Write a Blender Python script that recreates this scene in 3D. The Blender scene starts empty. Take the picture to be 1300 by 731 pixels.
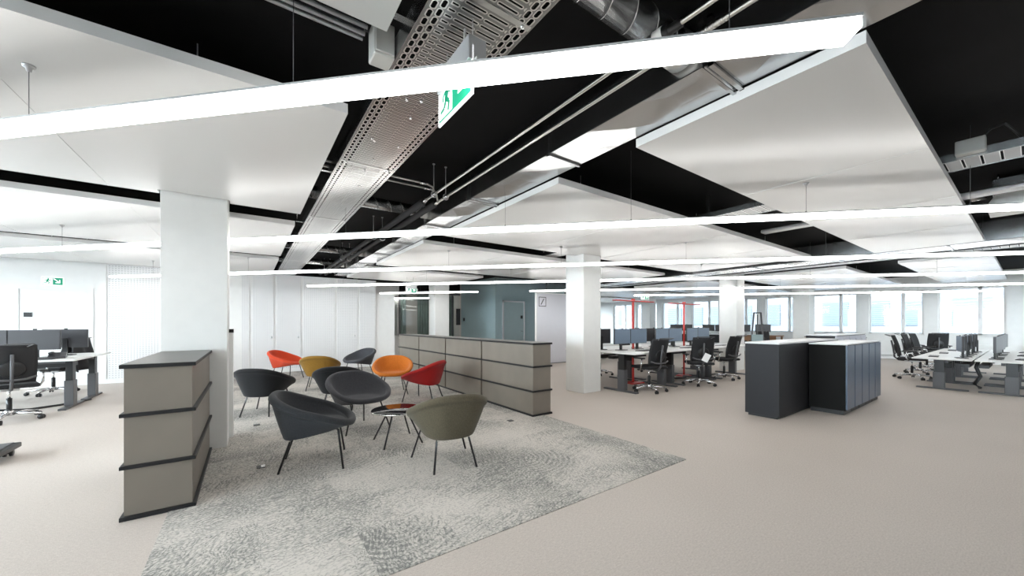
import bpy, bmesh, math, random
from mathutils import Vector, Matrix
random.seed(7)
SC = bpy.context.scene
COL = SC.collection
PI = math.pi
R = math.radians

# ------------------------------------------------------------------ camera, sky, exposure
cam = bpy.data.cameras.new('camera')
camo = bpy.data.objects.new('camera', cam); COL.objects.link(camo)
cam.sensor_fit = 'HORIZONTAL'; cam.sensor_width = 36.0
cam.lens = 471.0 / 1300.0 * 36.0
cam.shift_y = 45.5 / 1300.0
cam.clip_start = 0.05; cam.clip_end = 300
camo.location = (0, 0, 1.3)
camo.rotation_euler = (R(90), 0, R(-35.4))
SC.camera = camo
SKY = .95
SKY_WEST = 13.5
LAMP = 7.2
world = bpy.data.worlds.new('sky'); SC.world = world; world.use_nodes = True
bg = world.node_tree.nodes['Background']
wn_ = world.node_tree.nodes
tc_ = wn_.new('ShaderNodeTexCoord'); sx_ = wn_.new('ShaderNodeSeparateXYZ'); mr_ = wn_.new('ShaderNodeMapRange')
world.node_tree.links.new(tc_.outputs['Generated'], sx_.inputs[0]); world.node_tree.links.new(sx_.outputs[0], mr_.inputs[0])
for i_, v_ in enumerate((-1.0, .3, SKY_WEST, SKY)): mr_.inputs[1 + i_].default_value = v_
world.node_tree.links.new(mr_.outputs[0], bg.inputs[1])          # hazy sky, brighter towards the west
bg.inputs[0].default_value = (0.86, 0.94, 1.0, 1)
SC.view_settings.view_transform = 'Standard'
SC.view_settings.look = 'None'
SC.view_settings.exposure = 1.1
SC.view_settings.gamma = 1.0
SC.view_settings.use_curve_mapping = False

# ------------------------------------------------------------------ materials
class S:                                    # a socket with arithmetic
    def __init__(s, nt, sock): s.nt = nt; s.k = sock
    def _m(s, op, *a):
        n = s.nt.nodes.new('ShaderNodeMath'); n.operation = op
        for i, v in enumerate((s,) + a):
            if isinstance(v, S): s.nt.links.new(v.k, n.inputs[i])
            else: n.inputs[i].default_value = v
        return S(s.nt, n.outputs[0])
    def __add__(s, o): return s._m('ADD', o)
    def __sub__(s, o): return s._m('SUBTRACT', o)
    def __mul__(s, o): return s._m('MULTIPLY', o)
    def __truediv__(s, o): return s._m('DIVIDE', o)
    def lt(s, o): return s._m('LESS_THAN', o)
    def gt(s, o): return s._m('GREATER_THAN', o)
    def mod(s, o): return s._m('FLOORED_MODULO', o)
    def floor(s): return s._m('FLOOR')
    def abs(s): return s._m('ABSOLUTE')
    def max(s, o): return s._m('MAXIMUM', o)
    def min(s, o): return s._m('MINIMUM', o)
    def sin(s): return s._m('SINE')

def xyz(nt, kind='Object'):
    t = nt.nodes.new('ShaderNodeTexCoord'); sp = nt.nodes.new('ShaderNodeSeparateXYZ')
    nt.links.new(t.outputs[kind], sp.inputs[0])
    return [S(nt, sp.outputs[i]) for i in range(3)], t.outputs[kind]
def comb(nt, x, y, z):
    n = nt.nodes.new('ShaderNodeCombineXYZ')
    for i, v in enumerate((x, y, z)):
        if isinstance(v, S): nt.links.new(v.k, n.inputs[i])
        else: n.inputs[i].default_value = v
    return n.outputs[0]
def noise(nt, vec, scale, detail=2, rough=.5):
    n = nt.nodes.new('ShaderNodeTexNoise'); n.inputs['Scale'].default_value = scale
    n.inputs['Detail'].default_value = detail; n.inputs['Roughness'].default_value = rough
    if vec is not None: nt.links.new(vec, n.inputs['Vector'])
    return S(nt, n.outputs['Fac'])
def ramp(nt, fac, stops):
    n = nt.nodes.new('ShaderNodeValToRGB'); e = n.color_ramp.elements
    while len(e) < len(stops): e.new(.5)
    for i, (p, c) in enumerate(stops):
        e[i].position = p; e[i].color = (*c, 1)
    nt.links.new(fac.k, n.inputs[0]); return n.outputs[0]
def bump(nt, h, strength, dist, bsdf):
    n = nt.nodes.new('ShaderNodeBump'); n.inputs['Strength'].default_value = strength
    n.inputs['Distance'].default_value = dist
    nt.links.new(h.k, n.inputs['Height']); nt.links.new(n.outputs[0], bsdf.inputs['Normal'])
def mat(name, col, rough=.5, metal=0.0, spec=.5, var=0.0, vscale=8, bmp=0.0, bscale=200):
    m = bpy.data.materials.new(name); m.use_nodes = True; nt = m.node_tree
    b = nt.nodes['Principled BSDF']
    b.inputs['Base Color'].default_value = (*col, 1); b.inputs['Roughness'].default_value = rough
    b.inputs['Metallic'].default_value = metal; b.inputs['Specular IOR Level'].default_value = spec
    _, o = xyz(nt)
    v = var or .03
    n = noise(nt, o, vscale, 3)
    nt.links.new(ramp(nt, n, [(.3, tuple(c * (1 - v) for c in col)), (.7, tuple(min(1, c * (1 + v)) for c in col))]), b.inputs['Base Color'])
    if bmp: bump(nt, noise(nt, o, bscale, 2), bmp, .002, b)
    return m
def emis(name, col, strength):
    m = bpy.data.materials.new(name); m.use_nodes = True; nt = m.node_tree
    b = nt.nodes['Principled BSDF']; b.inputs['Base Color'].default_value = (.9, .9, .9, 1)
    b.inputs['Emission Color'].default_value = (*col, 1); b.inputs['Emission Strength'].default_value = strength
    return m

M = {}
M['white'] = mat('white_paint', (.80, .80, .79), .55, var=.015)
M['column'] = mat('column_paint', (.74, .74, .725), .5, var=.015)
M['black'] = mat('black_soffit', (.006, .006, .0065), .85, var=.4, vscale=1.2, spec=.2)
M['panel'] = mat('white_metal_sail', (.74, .735, .725), .27, var=.01, vscale=.6)
M['panel_edge'] = mat('grey_sail_edge', (.50, .50, .50), .5)
M['taupe'] = mat('taupe_laminate', (.186, .160, .131), .40, var=.09, vscale=2.2)
M['taupe_front'] = mat('taupe_end_laminate', (.29, .27, .235), .42, var=.06, vscale=2.2)
M['edge_black'] = mat('black_edge', (.013, .013, .014), .5, spec=.3)
M['top_grey'] = mat('grey_top', (.10, .096, .09), .42)
M['charcoal'] = mat('charcoal_front', (.024, .024, .027), .5, spec=.2)
M['charcoal_dark'] = mat('charcoal_side', (.006, .0055, .005), .55, spec=.12)
M['bluegrey'] = mat('bluegrey_door', (.09, .125, .185), .3)
M['lilac'] = mat('pale_door', (.55, .55, .62), .35)
M['worktop'] = mat('top_window_sheen', (.62, .62, .63), .3)  # window reflection on the glossy tops put into a pale colour
M['desk_white'] = mat('desk_white', (.78, .78, .77), .35)
M['steel_dark'] = mat('dark_grey_steel', (.085, .085, .09), .42)
M['alu'] = mat('polished_aluminium', (.72, .72, .73), .25, 1.0)
M['alu_matt'] = mat('grey_aluminium', (.55, .55, .56), .4, .6)
M['chrome'] = mat('chrome', (.8, .8, .8), .08, 1.0)
M['plastic'] = mat('black_plastic', (.012, .012, .013), .4)
M['mesh_black'] = mat('black_mesh_fabric', (.014, .014, .016), .75, bmp=.3, bscale=300)
M['leg_black'] = mat('black_leg', (.010, .010, .012), .3)
M['screen_dark'] = mat('dark_monitor_back', (.05, .05, .055), .35)
M['screen_sheen'] = mat('screen_blue_sheen', (.15, .20, .27), .28)  # reflected window light put into the blue-grey base colour
M['red_lamp'] = mat('red_lacquer', (.62, .045, .035), .35)
M['grey_box'] = mat('grey_plastic_box', (.45, .45, .43), .5)
M['insul'] = mat('black_pipe_foam', (.03, .03, .032), .8, bmp=.3, bscale=60)
M['teal'] = mat('teal_paint', (.30, .395, .415), .5, var=.02)
M['teal_door'] = mat('teal_door_paint', (.32, .405, .415), .42, var=.02)
M['green'] = mat('sign_green', (.0, .30, .17), .4)
M['sign_white'] = emis('lit_sign_white', (1, 1, 1), .35)
M['sign_green'] = emis('lit_sign_green', (0, .30, .16), .22)
M['sign_green'].node_tree.nodes['Principled BSDF'].inputs['Base Color'].default_value = (0, .22, .12, 1)
M['light'] = emis('lamp_diffuser', (1.0, .985, .95), LAMP)
M['curtain'] = mat('green_grey_curtain', (.20, .24, .21), .85, var=.1, vscale=5)
M['board'] = mat('pale_glass_board', (.66, .66, .71), .12, var=.01)
M['wood'] = mat('brown_wood', (.23, .12, .06), .5, var=.2, vscale=4)
M['building'] = mat('pale_facade', (.125, .14, .16), .7)
M['building_glass'] = mat('facade_windows', (.055, .075, .10), .5)
M['paper'] = mat('white_paper', (.85, .85, .84), .7)
M['beige_panel'] = mat('beige_panel', (.55, .52, .48), .6)
for nme, c in (('red', (.33, .012, .012)), ('vermilion', (.58, .062, .022)), ('orange', (.50, .145, .018)), ('ochre', (.205, .105, .014)),
               ('charcoal_wool', (.030, .032, .036)), ('slate_wool', (.052, .053, .060)), ('black_wool', (.010, .010, .011)), ('olive', (.088, .074, .048))):
    m = mat('wool_' + nme, c, .9, spec=.2, var=.16, vscale=90, bmp=.35, bscale=420)
    b = m.node_tree.nodes['Principled BSDF']; b.inputs['Sheen Weight'].default_value = .12
    M[nme] = m

def galvanised(name, base=(.54, .545, .55), rough=.24):
    m = bpy.data.materials.new(name); m.use_nodes = True; nt = m.node_tree; b = nt.nodes['Principled BSDF']
    b.inputs['Metallic'].default_value = 1.0
    p, o = xyz(nt)
    f = noise(nt, o, 6, 4)
    nt.links.new(ramp(nt, f, [(.3, tuple(c * .93 for c in base)), (.7, tuple(min(1, c * 1.05) for c in base))]), b.inputs['Base Color'])
    rr = noise(nt, o, 2.0, 3) * .10 + (rough - .05)
    nt.links.new(rr.k, b.inputs['Roughness'])
    return m
M['galv'] = galvanised('galvanised_steel')
M['galv_bright'] = galvanised('bright_galvanised', (.72, .72, .71), .34)
M['steel_pipe'] = mat('steel_pipe', (.62, .61, .58), .3, 1.0)

def make_floor():
    m = bpy.data.materials.new('woven_beige_floor'); m.use_nodes = True; nt = m.node_tree; b = nt.nodes['Principled BSDF']
    (x, y, z), o = xyz(nt)
    w = noise(nt, comb(nt, x * 1.0, y * .35, z), 230, 2)
    w2 = noise(nt, comb(nt, x * .3, y * 1.0, z), 140, 2)
    big = noise(nt, o, .5, 2)
    f = w * .45 + w2 * .35 + big * .2
    nt.links.new(ramp(nt, f, [(.36, (.42, .370, .332)), (.64, (.575, .516, .468))]), b.inputs['Base Color'])
    b.inputs['Roughness'].default_value = .62; b.inputs['Specular IOR Level'].default_value = .35
    seam = ((x + .1).mod(.5) - .25).abs().gt(.2485)
    bump(nt, f - seam * .5, .2, .001, b)
    return m
M['floor'] = make_floor()

def make_carpet():
    m = bpy.data.materials.new('grey_pattern_carpet'); m.use_nodes = True; nt = m.node_tree; b = nt.nodes['Principled BSDF']
    (x, y, z), o = xyz(nt)
    tx = ((x + .45) / .5).floor(); ty = ((y - 1.93) / .5).floor()
    wn = nt.nodes.new('ShaderNodeTexWhiteNoise'); wn.noise_dimensions = '2D'; nt.links.new(comb(nt, tx, ty, 0), wn.inputs['Vector'])
    sp = nt.nodes.new('ShaderNodeSeparateColor'); nt.links.new(wn.outputs['Color'], sp.inputs[0])
    r1, r2, r3 = (S(nt, sp.outputs[i]) for i in range(3))
    sw = r1.gt(.5)
    px = x * sw + y * (sw * -1 + 1); py = y * sw + x * (sw * -1 + 1)
    warp = noise(nt, o, 3.0, 2)
    dash = noise(nt, comb(nt, px * .52 + warp * .5, py + warp * .3, r2 * 9), 78, 2, .55)
    cell = nt.nodes.new('ShaderNodeTexVoronoi'); cell.inputs['Scale'].default_value = 38
    cell.feature = 'DISTANCE_TO_EDGE'
    nt.links.new(comb(nt, px + warp * .06, py, r3 * 5), cell.inputs['Vector'])
    cells = S(nt, cell.outputs['Distance']) * 1.6
    # large rings on some tiles
    lx = (x + .45).mod(.5) - r2 * .5; ly = (y - 1.93).mod(.5) - r3 * .5
    ring = ((lx * lx + ly * ly)._m('SQRT') * 130).sin() * .5 + .5
    t = dash * .65 + cells * .28 + .05
    ringm = r3.gt(.86)
    fade = noise(nt, o, 1.3, 3)
    t2 = t + (ring - .5) * ringm * .09 + (fade - .5) * .55 + (r1 - .5) * .10
    fine = noise(nt, o, 330, 1)
    t3 = t2 + (fine - .5) * .35
    nt.links.new(ramp(nt, t3, [(.27, (.19, .19, .182)), (.41, (.40, .383, .352)), (.54, (.58, .543, .50))]), b.inputs['Base Color'])
    b.inputs['Roughness'].default_value = .9; b.inputs['Specular IOR Level'].default_value = .2
    bump(nt, t3, .5, .003, b)
    return m
M['carpet'] = make_carpet()

def make_perf():
    m = bpy.data.materials.new('perforated_white_board'); m.use_nodes = True; nt = m.node_tree; b = nt.nodes['Principled BSDF']
    (x, y, z), o = xyz(nt)
    P = .048
    dx = (x.mod(P) - P / 2).abs(); dz = (z.mod(P) - P / 2).abs()
    hole = (dx.lt(.0065)) * (dz.lt(.0085))
    nt.links.new(ramp(nt, hole, [(0, (.76, .76, .765)), (1, (.40, .40, .41))]), b.inputs['Base Color'])
    b.inputs['Roughness'].default_value = .5
    return m
M['perf'] = make_perf()

def make_tray(W=.43, name='perforated_tray_steel', ladder=False):
    m = bpy.data.materials.new(name); m.use_nodes = True; nt = m.node_tree; b = nt.nodes['Principled BSDF']
    (x, y, z), o = xyz(nt)
    u = (x - W / 2).abs()                      # distance from the centre line
    def oblong(cu, half, pitch, hl, off):
        du = (u - cu).abs(); dv = ((y + off).mod(pitch) - pitch / 2).abs() - (hl - half)
        dv = dv.max(0.0)
        return (du * du + dv * dv)._m('SQRT') - half
    if not ladder:
        d1 = oblong(W / 2 - .026, .0095, .052, .0205, 0); d2 = oblong(W / 2 - .060, .0095, .052, .0205, .026)
        d = d1.min(d2)
        row = (y / .036).floor()
        sx = (x + row.mod(2.0) * .0 - .01).mod(.11) - .055
        sx = (sx.abs() - .043).max(0.0); sy = (y.mod(.036) - .018).abs()
        ds = (sx * sx + sy * sy)._m('SQRT') - .0052
        ds = ds.max(u - (W / 2 - .085))
        d = d.min(ds)
    else:
        sy = (y.mod(.10) - .05).abs() - .007
        d = sy.max(u - (W / 2 - .025))
    hole = d.lt(0.0)
    rim_glint = d.lt(.0055)  # glint along the embossed hole edges, painted as a brighter colour
    nt.links.new(ramp(nt, rim_glint, [(0, (.36, .36, .355)), (1, (.88, .87, .85))]), b.inputs['Base Color'])
    b.inputs['Metallic'].default_value = .92 if not ladder else .3
    if ladder: b.inputs['Base Color'].default_value = (.7, .7, .7, 1)
    rr = noise(nt, o, 2.5, 3) * .10 + .24; nt.links.new(rr.k, b.inputs['Roughness'])
    bump(nt, (d * 140).min(1.0).max(0.0), .12, .002, b)
    tr = nt.nodes.new('ShaderNodeBsdfTransparent'); mx = nt.nodes.new('ShaderNodeMixShader')
    nt.links.new(hole.k, mx.inputs[0]); nt.links.new(b.outputs[0], mx.inputs[1]); nt.links.new(tr.outputs[0], mx.inputs[2])
    nt.links.new(mx.outputs[0], nt.nodes['Material Output'].inputs[0])
    return m
M['tray'] = make_tray()
M['ladder'] = make_tray(.33, 'slotted_tray_white', True)

def make_glass():
    m = bpy.data.materials.new('window_glass'); m.use_nodes = True; nt = m.node_tree
    tr = nt.nodes.new('ShaderNodeBsdfTransparent'); tr.inputs[0].default_value = (.94, .97, .98, 1)
    gl = nt.nodes.new('ShaderNodeBsdfGlossy'); gl.inputs['Roughness'].default_value = .02
    mx = nt.nodes.new('ShaderNodeMixShader'); mx.inputs[0].default_value = .03
    nt.links.new(tr.outputs[0], mx.inputs[1]); nt.links.new(gl.outputs[0], mx.inputs[2])
    nt.links.new(mx.outputs[0], nt.nodes['Material Output'].inputs[0])
    return m
M['glass'] = make_glass()
M['blind'] = mat('white_blind', (.80, .82, .84), .5)

# ------------------------------------------------------------------ mesh helpers
class MB:
    def __init__(s): s.b = bmesh.new()
    def box(s, x0, x1, y0, y1, z0, z1, mx=None):
        v = [s.b.verts.new(p) for p in ((x0, y0, z0), (x1, y0, z0), (x1, y1, z0), (x0, y1, z0), (x0, y0, z1), (x1, y0, z1), (x1, y1, z1), (x0, y1, z1))]
        for f in ((3, 2, 1, 0), (4, 5, 6, 7), (0, 1, 5, 4), (1, 2, 6, 5), (2, 3, 7, 6), (3, 0, 4, 7)): s.b.faces.new([v[i] for i in f])
        if mx is not None: bmesh.ops.transform(s.b, matrix=mx, verts=v)
        return s
    def prism(s, poly, a0, a1, axis='z'):
        def P(p, a): return {'z': (p[0], p[1], a), 'y': (p[0], a, p[1]), 'x': (a, p[0], p[1])}[axis]
        lo = [s.b.verts.new(P(p, a0)) for p in poly]; hi = [s.b.verts.new(P(p, a1)) for p in poly]; n = len(poly)
        fs = [s.b.faces.new(lo[::-1]), s.b.faces.new(hi)]
        for i in range(n): fs.append(s.b.faces.new((lo[i], lo[(i + 1) % n], hi[(i + 1) % n], hi[i])))
        bmesh.ops.recalc_face_normals(s.b, faces=fs)
        return s
    def cyl(s, p0, p1, r, seg=12, r2=None):
        return s.tube([p0, p1], r, seg, r2)
    def tube(s, pts, r, seg=8, r2=None, closed=False):
        pts = [Vector(p) for p in pts]; n = len(pts); rings = []
        for i, p in enumerate(pts):
            if closed: t = (pts[(i + 1) % n] - pts[i - 1]).normalized()
            else:
                a = pts[max(i - 1, 0)]; c = pts[min(i + 1, n - 1)]; t = (c - a).normalized()
            up = Vector((0, 0, 1)) if abs(t.z) < .95 else Vector((1, 0, 0))
            e1 = t.cross(up).normalized(); e2 = e1.cross(t)
            rr = r if r2 is None else r + (r2 - r) * i / (n - 1)
            rings.append([s.b.verts.new(p + (e1 * math.cos(2 * PI * k / seg) + e2 * math.sin(2 * PI * k / seg)) * rr) for k in range(seg)])
        fs = []
        for i in range(n if closed else n - 1):
            A, B = rings[i], rings[(i + 1) % n]
            for k in range(seg): fs.append(s.b.faces.new((A[k], A[(k + 1) % seg], B[(k + 1) % seg], B[k])))
        if not closed: fs += [s.b.faces.new(rings[0]), s.b.faces.new(rings[-1])]
        bmesh.ops.recalc_face_normals(s.b, faces=fs)
        for f in fs: f.smooth = True
        return s
    def lathe(s, prof, seg=24, c=(0, 0, 0)):
        rings = []; fs = []
        for r, z in prof:
            if r < 1e-5: rings.append([s.b.verts.new((c[0], c[1], c[2] + z))])
            else: rings.append([s.b.verts.new((c[0] + r * math.cos(2 * PI * k / seg), c[1] + r * math.sin(2 * PI * k / seg), c[2] + z)) for k in range(seg)])
        for A, B in zip(rings, rings[1:]):
            for k in range(seg):
                k2 = (k + 1) % seg
                if len(A) == 1 and len(B) > 1: fs.append(s.b.faces.new((A[0], B[k2], B[k])))
                elif len(B) == 1 and len(A) > 1: fs.append(s.b.faces.new((A[k], A[k2], B[0])))
                elif len(A) > 1: fs.append(s.b.faces.new((A[k], A[k2], B[k2], B[k])))
        bmesh.ops.recalc_face_normals(s.b, faces=fs)
        for f in fs: f.smooth = True
        return s
    def grid(s, rows, smooth=True, closed=False):      # rows of points
        V = [[s.b.verts.new(p) for p in r] for r in rows]; fs = []
        for A, B in zip(V, V[1:]):
            n = len(A)
            for k in range(n if closed else n - 1): fs.append(s.b.faces.new((A[k], A[(k + 1) % n], B[(k + 1) % n], B[k])))
        for f in fs: f.smooth = smooth
        return s
    def build(s, name, material, parent=None, bevel=0, seg=2, loc=None, solid=0, sub=0):
        me = bpy.data.meshes.new(name); s.b.to_mesh(me); s.b.free()
        me.materials.append(M[material] if isinstance(material, str) else material)
        o = bpy.data.objects.new(name, me); COL.objects.link(o)
        if parent: o.parent = parent
        if loc: o.location = loc
        if solid:
            k = o.modifiers.new('s', 'SOLIDIFY'); k.thickness = solid; k.offset = 0
        if bevel:
            k = o.modifiers.new('b', 'BEVEL'); k.width = bevel; k.segments = seg; k.limit_method = 'ANGLE'; k.angle_limit = R(40)
        if sub:
            k = o.modifiers.new('u', 'SUBSURF'); k.levels = sub; k.render_levels = sub
        return o
def box(*a): return MB().box(*a)
def tag(o, label, cat, group=None):
    o['label'] = label; o['category'] = cat
    if group: o['group'] = group
    return o
def thing(name, label, cat, loc=(0, 0, 0), rz=0.0, group=None):
    o = bpy.data.objects.new(name, None); COL.objects.link(o); o.empty_display_size = .1
    o.location = loc; o.rotation_euler = (0, 0, rz)
    return tag(o, label, cat, group)
def struct(o):
    o['kind'] = 'structure'; return o
def dup(root, label, loc, rz=0.0, group=None):
    r = root.copy(); COL.objects.link(r); r.location = loc; r.rotation_euler = (0, 0, rz); r['label'] = label
    if group: r['group'] = group
    for ch in list(root.children):
        c = ch.copy(); COL.objects.link(c); c.parent = r
        for g in list(ch.children):
            d = g.copy(); COL.objects.link(d); d.parent = c
    return r
def recolour(root, part, material):
    for c in root.children:
        if c.name.split('.')[0] == part:
            c.data = c.data.copy(); c.data.materials[0] = M[material]

# ------------------------------------------------------------------ the room
XW, XE, YS, YN, ZC = -6.5, 19.6, -4.0, 17.6, 3.02
struct(box(XW - .2, XE + .3, YS - .3, YN + .3, -.2, 0).build('floor', 'floor'))
struct(box(-.45, 3.42, 1.93, 11.70, 0, .005).build('floor_carpet', 'carpet'))
struct(box(XW - .2, XE + .3, YS - .3, YN + .3, ZC, ZC + .2).build('ceiling', 'black'))

win_no = [0]
def window(x, y0, y1, z0, z1, out, axis='x', blind=True):
    """a window in a wall: frame, mullion, two panes, blind"""
    win_no[0] += 1
    def B(mb, u0, u1, d0, d1, a, b):
        if axis == 'x': return mb.box(x + out * min(d0, d1) if out > 0 else x + out * max(d0, d1), x + out * max(d0, d1) if out > 0 else x + out * min(d0, d1), u0, u1, a, b)
        return mb.box(u0, u1, x + out * min(d0, d1) if out > 0 else x + out * max(d0, d1), x + out * max(d0, d1) if out > 0 else x + out * min(d0, d1), a, b)
    w = bpy.data.objects.new('window_%d' % win_no[0], None); COL.objects.link(w); struct(w)
    um = y0 + (y1 - y0) * .36
    f = MB()
    for a, b in ((y0, y0 + .05), (y1 - .05, y1), (um - .045, um + .045)): B(f, a, b, .06, .14, z0, z1)
    B(f, y0, y1, .06, .14, z0, z0 + .05); B(f, y0, y1, .06, .14, z1 - .05, z1)
    fr = f.build('window_frame', 'white', w)
    h = MB(); B(h, um - .012, um + .012, .02, .06, z0 + .55, z0 + .70); h.build('handle', 'alu_matt', fr)
    for a, b in ((y0 + .05, um - .045), (um + .045, y1 - .05)):
        p = MB(); B(p, a, b, .095, .105, z0 + .05, z1 - .05); p.build('pane', 'glass', w)
        if blind:
            s = MB(); n = int((z1 - z0) / .075)
            for i in range(1, n): B(s, a + .01, b - .01, .17, .215, z0 + .06 + i * .075, z0 + .064 + i * .075)
            B(s, a, b, .17, .215, z0 + .02, z0 + .055)
            s.build('blind', 'blind', w)
    s = MB(); B(s, y0 - .02, y1 + .02, -.05, .06, z0 - .03, z0); s.build('window_sill', 'white', w)
    return w

# east wall with its row of windows
bays = [.51 + 1.765 * i for i in range(-2, 9)]
e = MB()
e.box(XE, XE + .3, YS, YN, 0, .92); e.box(XE, XE + .3, YS, YN, 2.52, ZC)
edges = [YS] + [v for b in bays for v in (b, b + 1.44)] + [YN]
for i in range(0, len(edges), 2): e.box(XE, XE + .3, edges[i], edges[i + 1], .92, 2.52)
struct(e.build('wall_east', 'white'))
for b in bays: window(XE, b, b + 1.44, .92, 2.52, 1)
struct(box(XE - .06, XE, YS, YN, 0, .08).build('baseboard_east', 'white'))
hr = MB()
for b in bays: hr.box(XE - .10, XE, b + .05, b + 1.39, .14, .62)
struct(hr.build('trim_1', 'white', bevel=.01))
# south wall (behind the camera) and west wall: wide glazing
def wide(axis, at, u0, u1, z0, z1, out, n, name):
    m = MB(); T = .3 * out
    def B(a, b, c, d):
        lo, hi = min(at, at + T), max(at, at + T)
        if axis == 'x': m.box(lo, hi, a, b, c, d)
        else: m.box(a, b, lo, hi, c, d)
    L0, L1 = (YS, YN) if axis == 'x' else (XW, XE)
    B(L0, L1, 0, z0); B(L0, L1, z1, ZC); B(L0, u0, z0, z1); B(u1, L1, z0, z1)
    st = (u1 - u0) / n
    for i in range(1, n): B(u0 + i * st - .12, u0 + i * st + .12, z0, z1)
    struct(m.build(name, 'white'))
    for i in range(n):
        a = u0 + i * st + (.12 if i else 0); b = u0 + (i + 1) * st - (.12 if i < n - 1 else 0)
        window(at, a, b, z0, z1, out, axis, blind=False)
wide('y', YS, 10.0, 19.0, .75, 2.55, -1, 4, 'wall_south')  # unseen glazing added for daylight, kept short to spare the front faces
wide('y', YN, 11.2, 19.0, .75, 2.55, 1, 4, 'wall_north_far')
wide('x', XW, -3.2, 11.0, .55, 2.55, -1, 6, 'wall_west')

# north side
Yb = 11.70
struct(box(XW, -2.52, Yb, Yb + .12, 0, ZC).build('wall_north', 'white'))
w = struct(box(-2.52, 3.2, Yb + .02, Yb + .14, 0, 2.62).build('wall_back', 'white'))
segs = [(-2.50, -.72), (-.14, .02), (.08, .55), (.61, 1.18), (1.24, 2.04), (2.10, 2.66), (2.72, 3.18)]
kn = {(.08, .55): .50, (.61, 1.18): 1.12, (2.10, 2.66): 2.58}
for a, b in segs:
    p = box(a, b, Yb, Yb + .02, .10, 2.60).build('panel', 'perf', w)
    for k, kx in kn.items():
        if k == (a, b): MB().cyl((kx, Yb, .94), (kx, Yb - .03, .94), .022, 14).build('knob', 'alu', p)
box(-.72, -.14, Yb, Yb + .02, 0, 2.60).build('panel', 'white', w)
struct(box(-2.52, 3.2, Yb - .015, Yb + .02, 0, .10).build('baseboard_back', 'white'))
struct(box(-2.52, 4.8, Yb + .16, Yb + .3, 2.62, ZC).build('dark_gap_sheet', 'black'))  # black sheet standing in for the dark open space above the wall
struct(box(3.2, 3.78, Yb + .05, Yb + .2, 0, 2.22).build('wall_return', 'white'))
# the end of the passage and the curtained meeting room
Yg = 14.3
m = MB(); m.box(2.6, 4.15, Yg, Yg + .15, 0, ZC); m.box(4.15, 4.78, Yg, Yg + .15, 0, .8); m.box(4.15, 4.78, Yg, Yg + .15, 2.45, ZC)
struct(m.build('wall_passage', 'white'))
window(Yg, 4.15, 4.78, .8, 2.45, 1, 'y')
struct(box(3.78, 3.9, Yb + .16, Yg, 0, ZC).build('wall_passage_side', 'white')).location.x = -1.2
g = MB(); g.box(4.78, 4.83, Yg, Yg + .06, 0, 2.6); g.box(4.78, 7.42, Yg, Yg + .06, 2.5, 2.6); g.box(6.25, 6.29, Yg, Yg + .06, 0, 2.5); g.box(7.05, 7.09, Yg, Yg + .06, 0, 2.5); g.box(4.78, 7.42, Yg, Yg + .06, 0, .05)
gw = struct(g.build('wall_glazed', 'steel_dark'))
box(4.83, 7.40, Yg + .025, Yg + .035, .05, 2.5).build('pane', 'glass', gw)
struct(box(4.78, 7.5, 17.3, 17.6, 0, ZC).build('wall_north_end', 'beige_panel'))
struct(box(5.0, 5.9, 17.2, 17.29, 0, 2.7).build('trim_3', 'lilac'))
struct(box(4.78, 7.42, Yg + .0, Yg + .08, 2.6, ZC).build('trim_4', 'charcoal_dark'))
struct(box(7.42, 7.54, 14.2, 17.3, 0, ZC).build('wall_meeting_room', 'beige_panel'))
struct(box(4.66, 4.78, 14.46, 17.3, 0, ZC).build('wall_meeting_side', 'beige_panel'))
t = thing('fill_lamp', 'added unseen fill lamp inside the curtained meeting room', 'ceiling lamp', (6.1, 15.6, 2.93))  # unseen lamp added to brighten the dark meeting room
MB().lathe([(0, 0), (.34, 0), (.36, .02), (0, .02)], 32).build('diffuser', 'light', t)
MB().lathe([(0, .02), (.37, .02), (.37, .09), (0, .09)], 32).build('housing', 'white', t)
def curtain(x0, x1, y, label):
    rows = []
    n = max(10, int((x1 - x0) / .018))
    for z in (.02, .7, 1.4, 2.1, 2.48):
        rows.append([(x0 + (x1 - x0) * i / n, y + .035 * math.sin(i * 1.05) + .01 * math.sin(i * .37 + z), z) for i in range(n + 1)])
    o = MB().grid(rows).build('curtain', 'curtain', solid=.006)
    tag(o, label, 'curtain', 'meeting room curtains')
curtain(4.86, 5.12, Yg + .16, 'grey-green curtain gathered at the end of the glazed meeting room by the bright window')
curtain(5.58, 6.18, Yg + .16, 'wide grey-green curtain behind glass just beside the white column')
curtain(6.86, 7.22, Yg + .16, 'narrow grey-green curtain between the white column and the wall screen')
tv = thing('wall_screen', 'black wall screen beside the curtain at the end of the teal wall', 'screen', (7.32, Yg - .03, 0))
box(-.09, .09, -.02, .03, 1.25, 1.95).build('housing', 'plastic', tv, bevel=.005)
box(-.08, .08, -.024, -.02, 1.27, 1.93).build('screen', 'screen_dark', tv)
# the teal core with its door
struct(box(7.42, 10.9, 11.5, 14.2, 0, ZC).build('wall_teal', 'teal'))
d = bpy.data.objects.new('door_1', None); COL.objects.link(d); struct(d); d.location = (7.77, 11.5, 0)
box(0, .93, -.035, 0, 0, 2.12).build('door_leaf', 'teal_door', d)
f = MB(); f.box(-.05, 0, -.05, 0, 0, 2.17); f.box(.93, .98, -.05, 0, 0, 2.17); f.box(-.05, .98, -.05, 0, 2.12, 2.17)
f.build('door_frame', 'alu_matt', d)
MB().tube([(.86, -.035, 1.02), (.86, -.09, 1.02), (.74, -.09, 1.02)], .011).build('handle', 'alu', d)
box(.78, .88, -.045, -.035, 1.50, 1.62).build('sign', 'plastic', d)
s = tag(box(7.40, 7.42, 13.86, 13.98, 1.42, 1.55).build('access_reader', 'plastic'), 'small black access reader on the teal wall edge by the meeting room', 'access reader')
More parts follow.
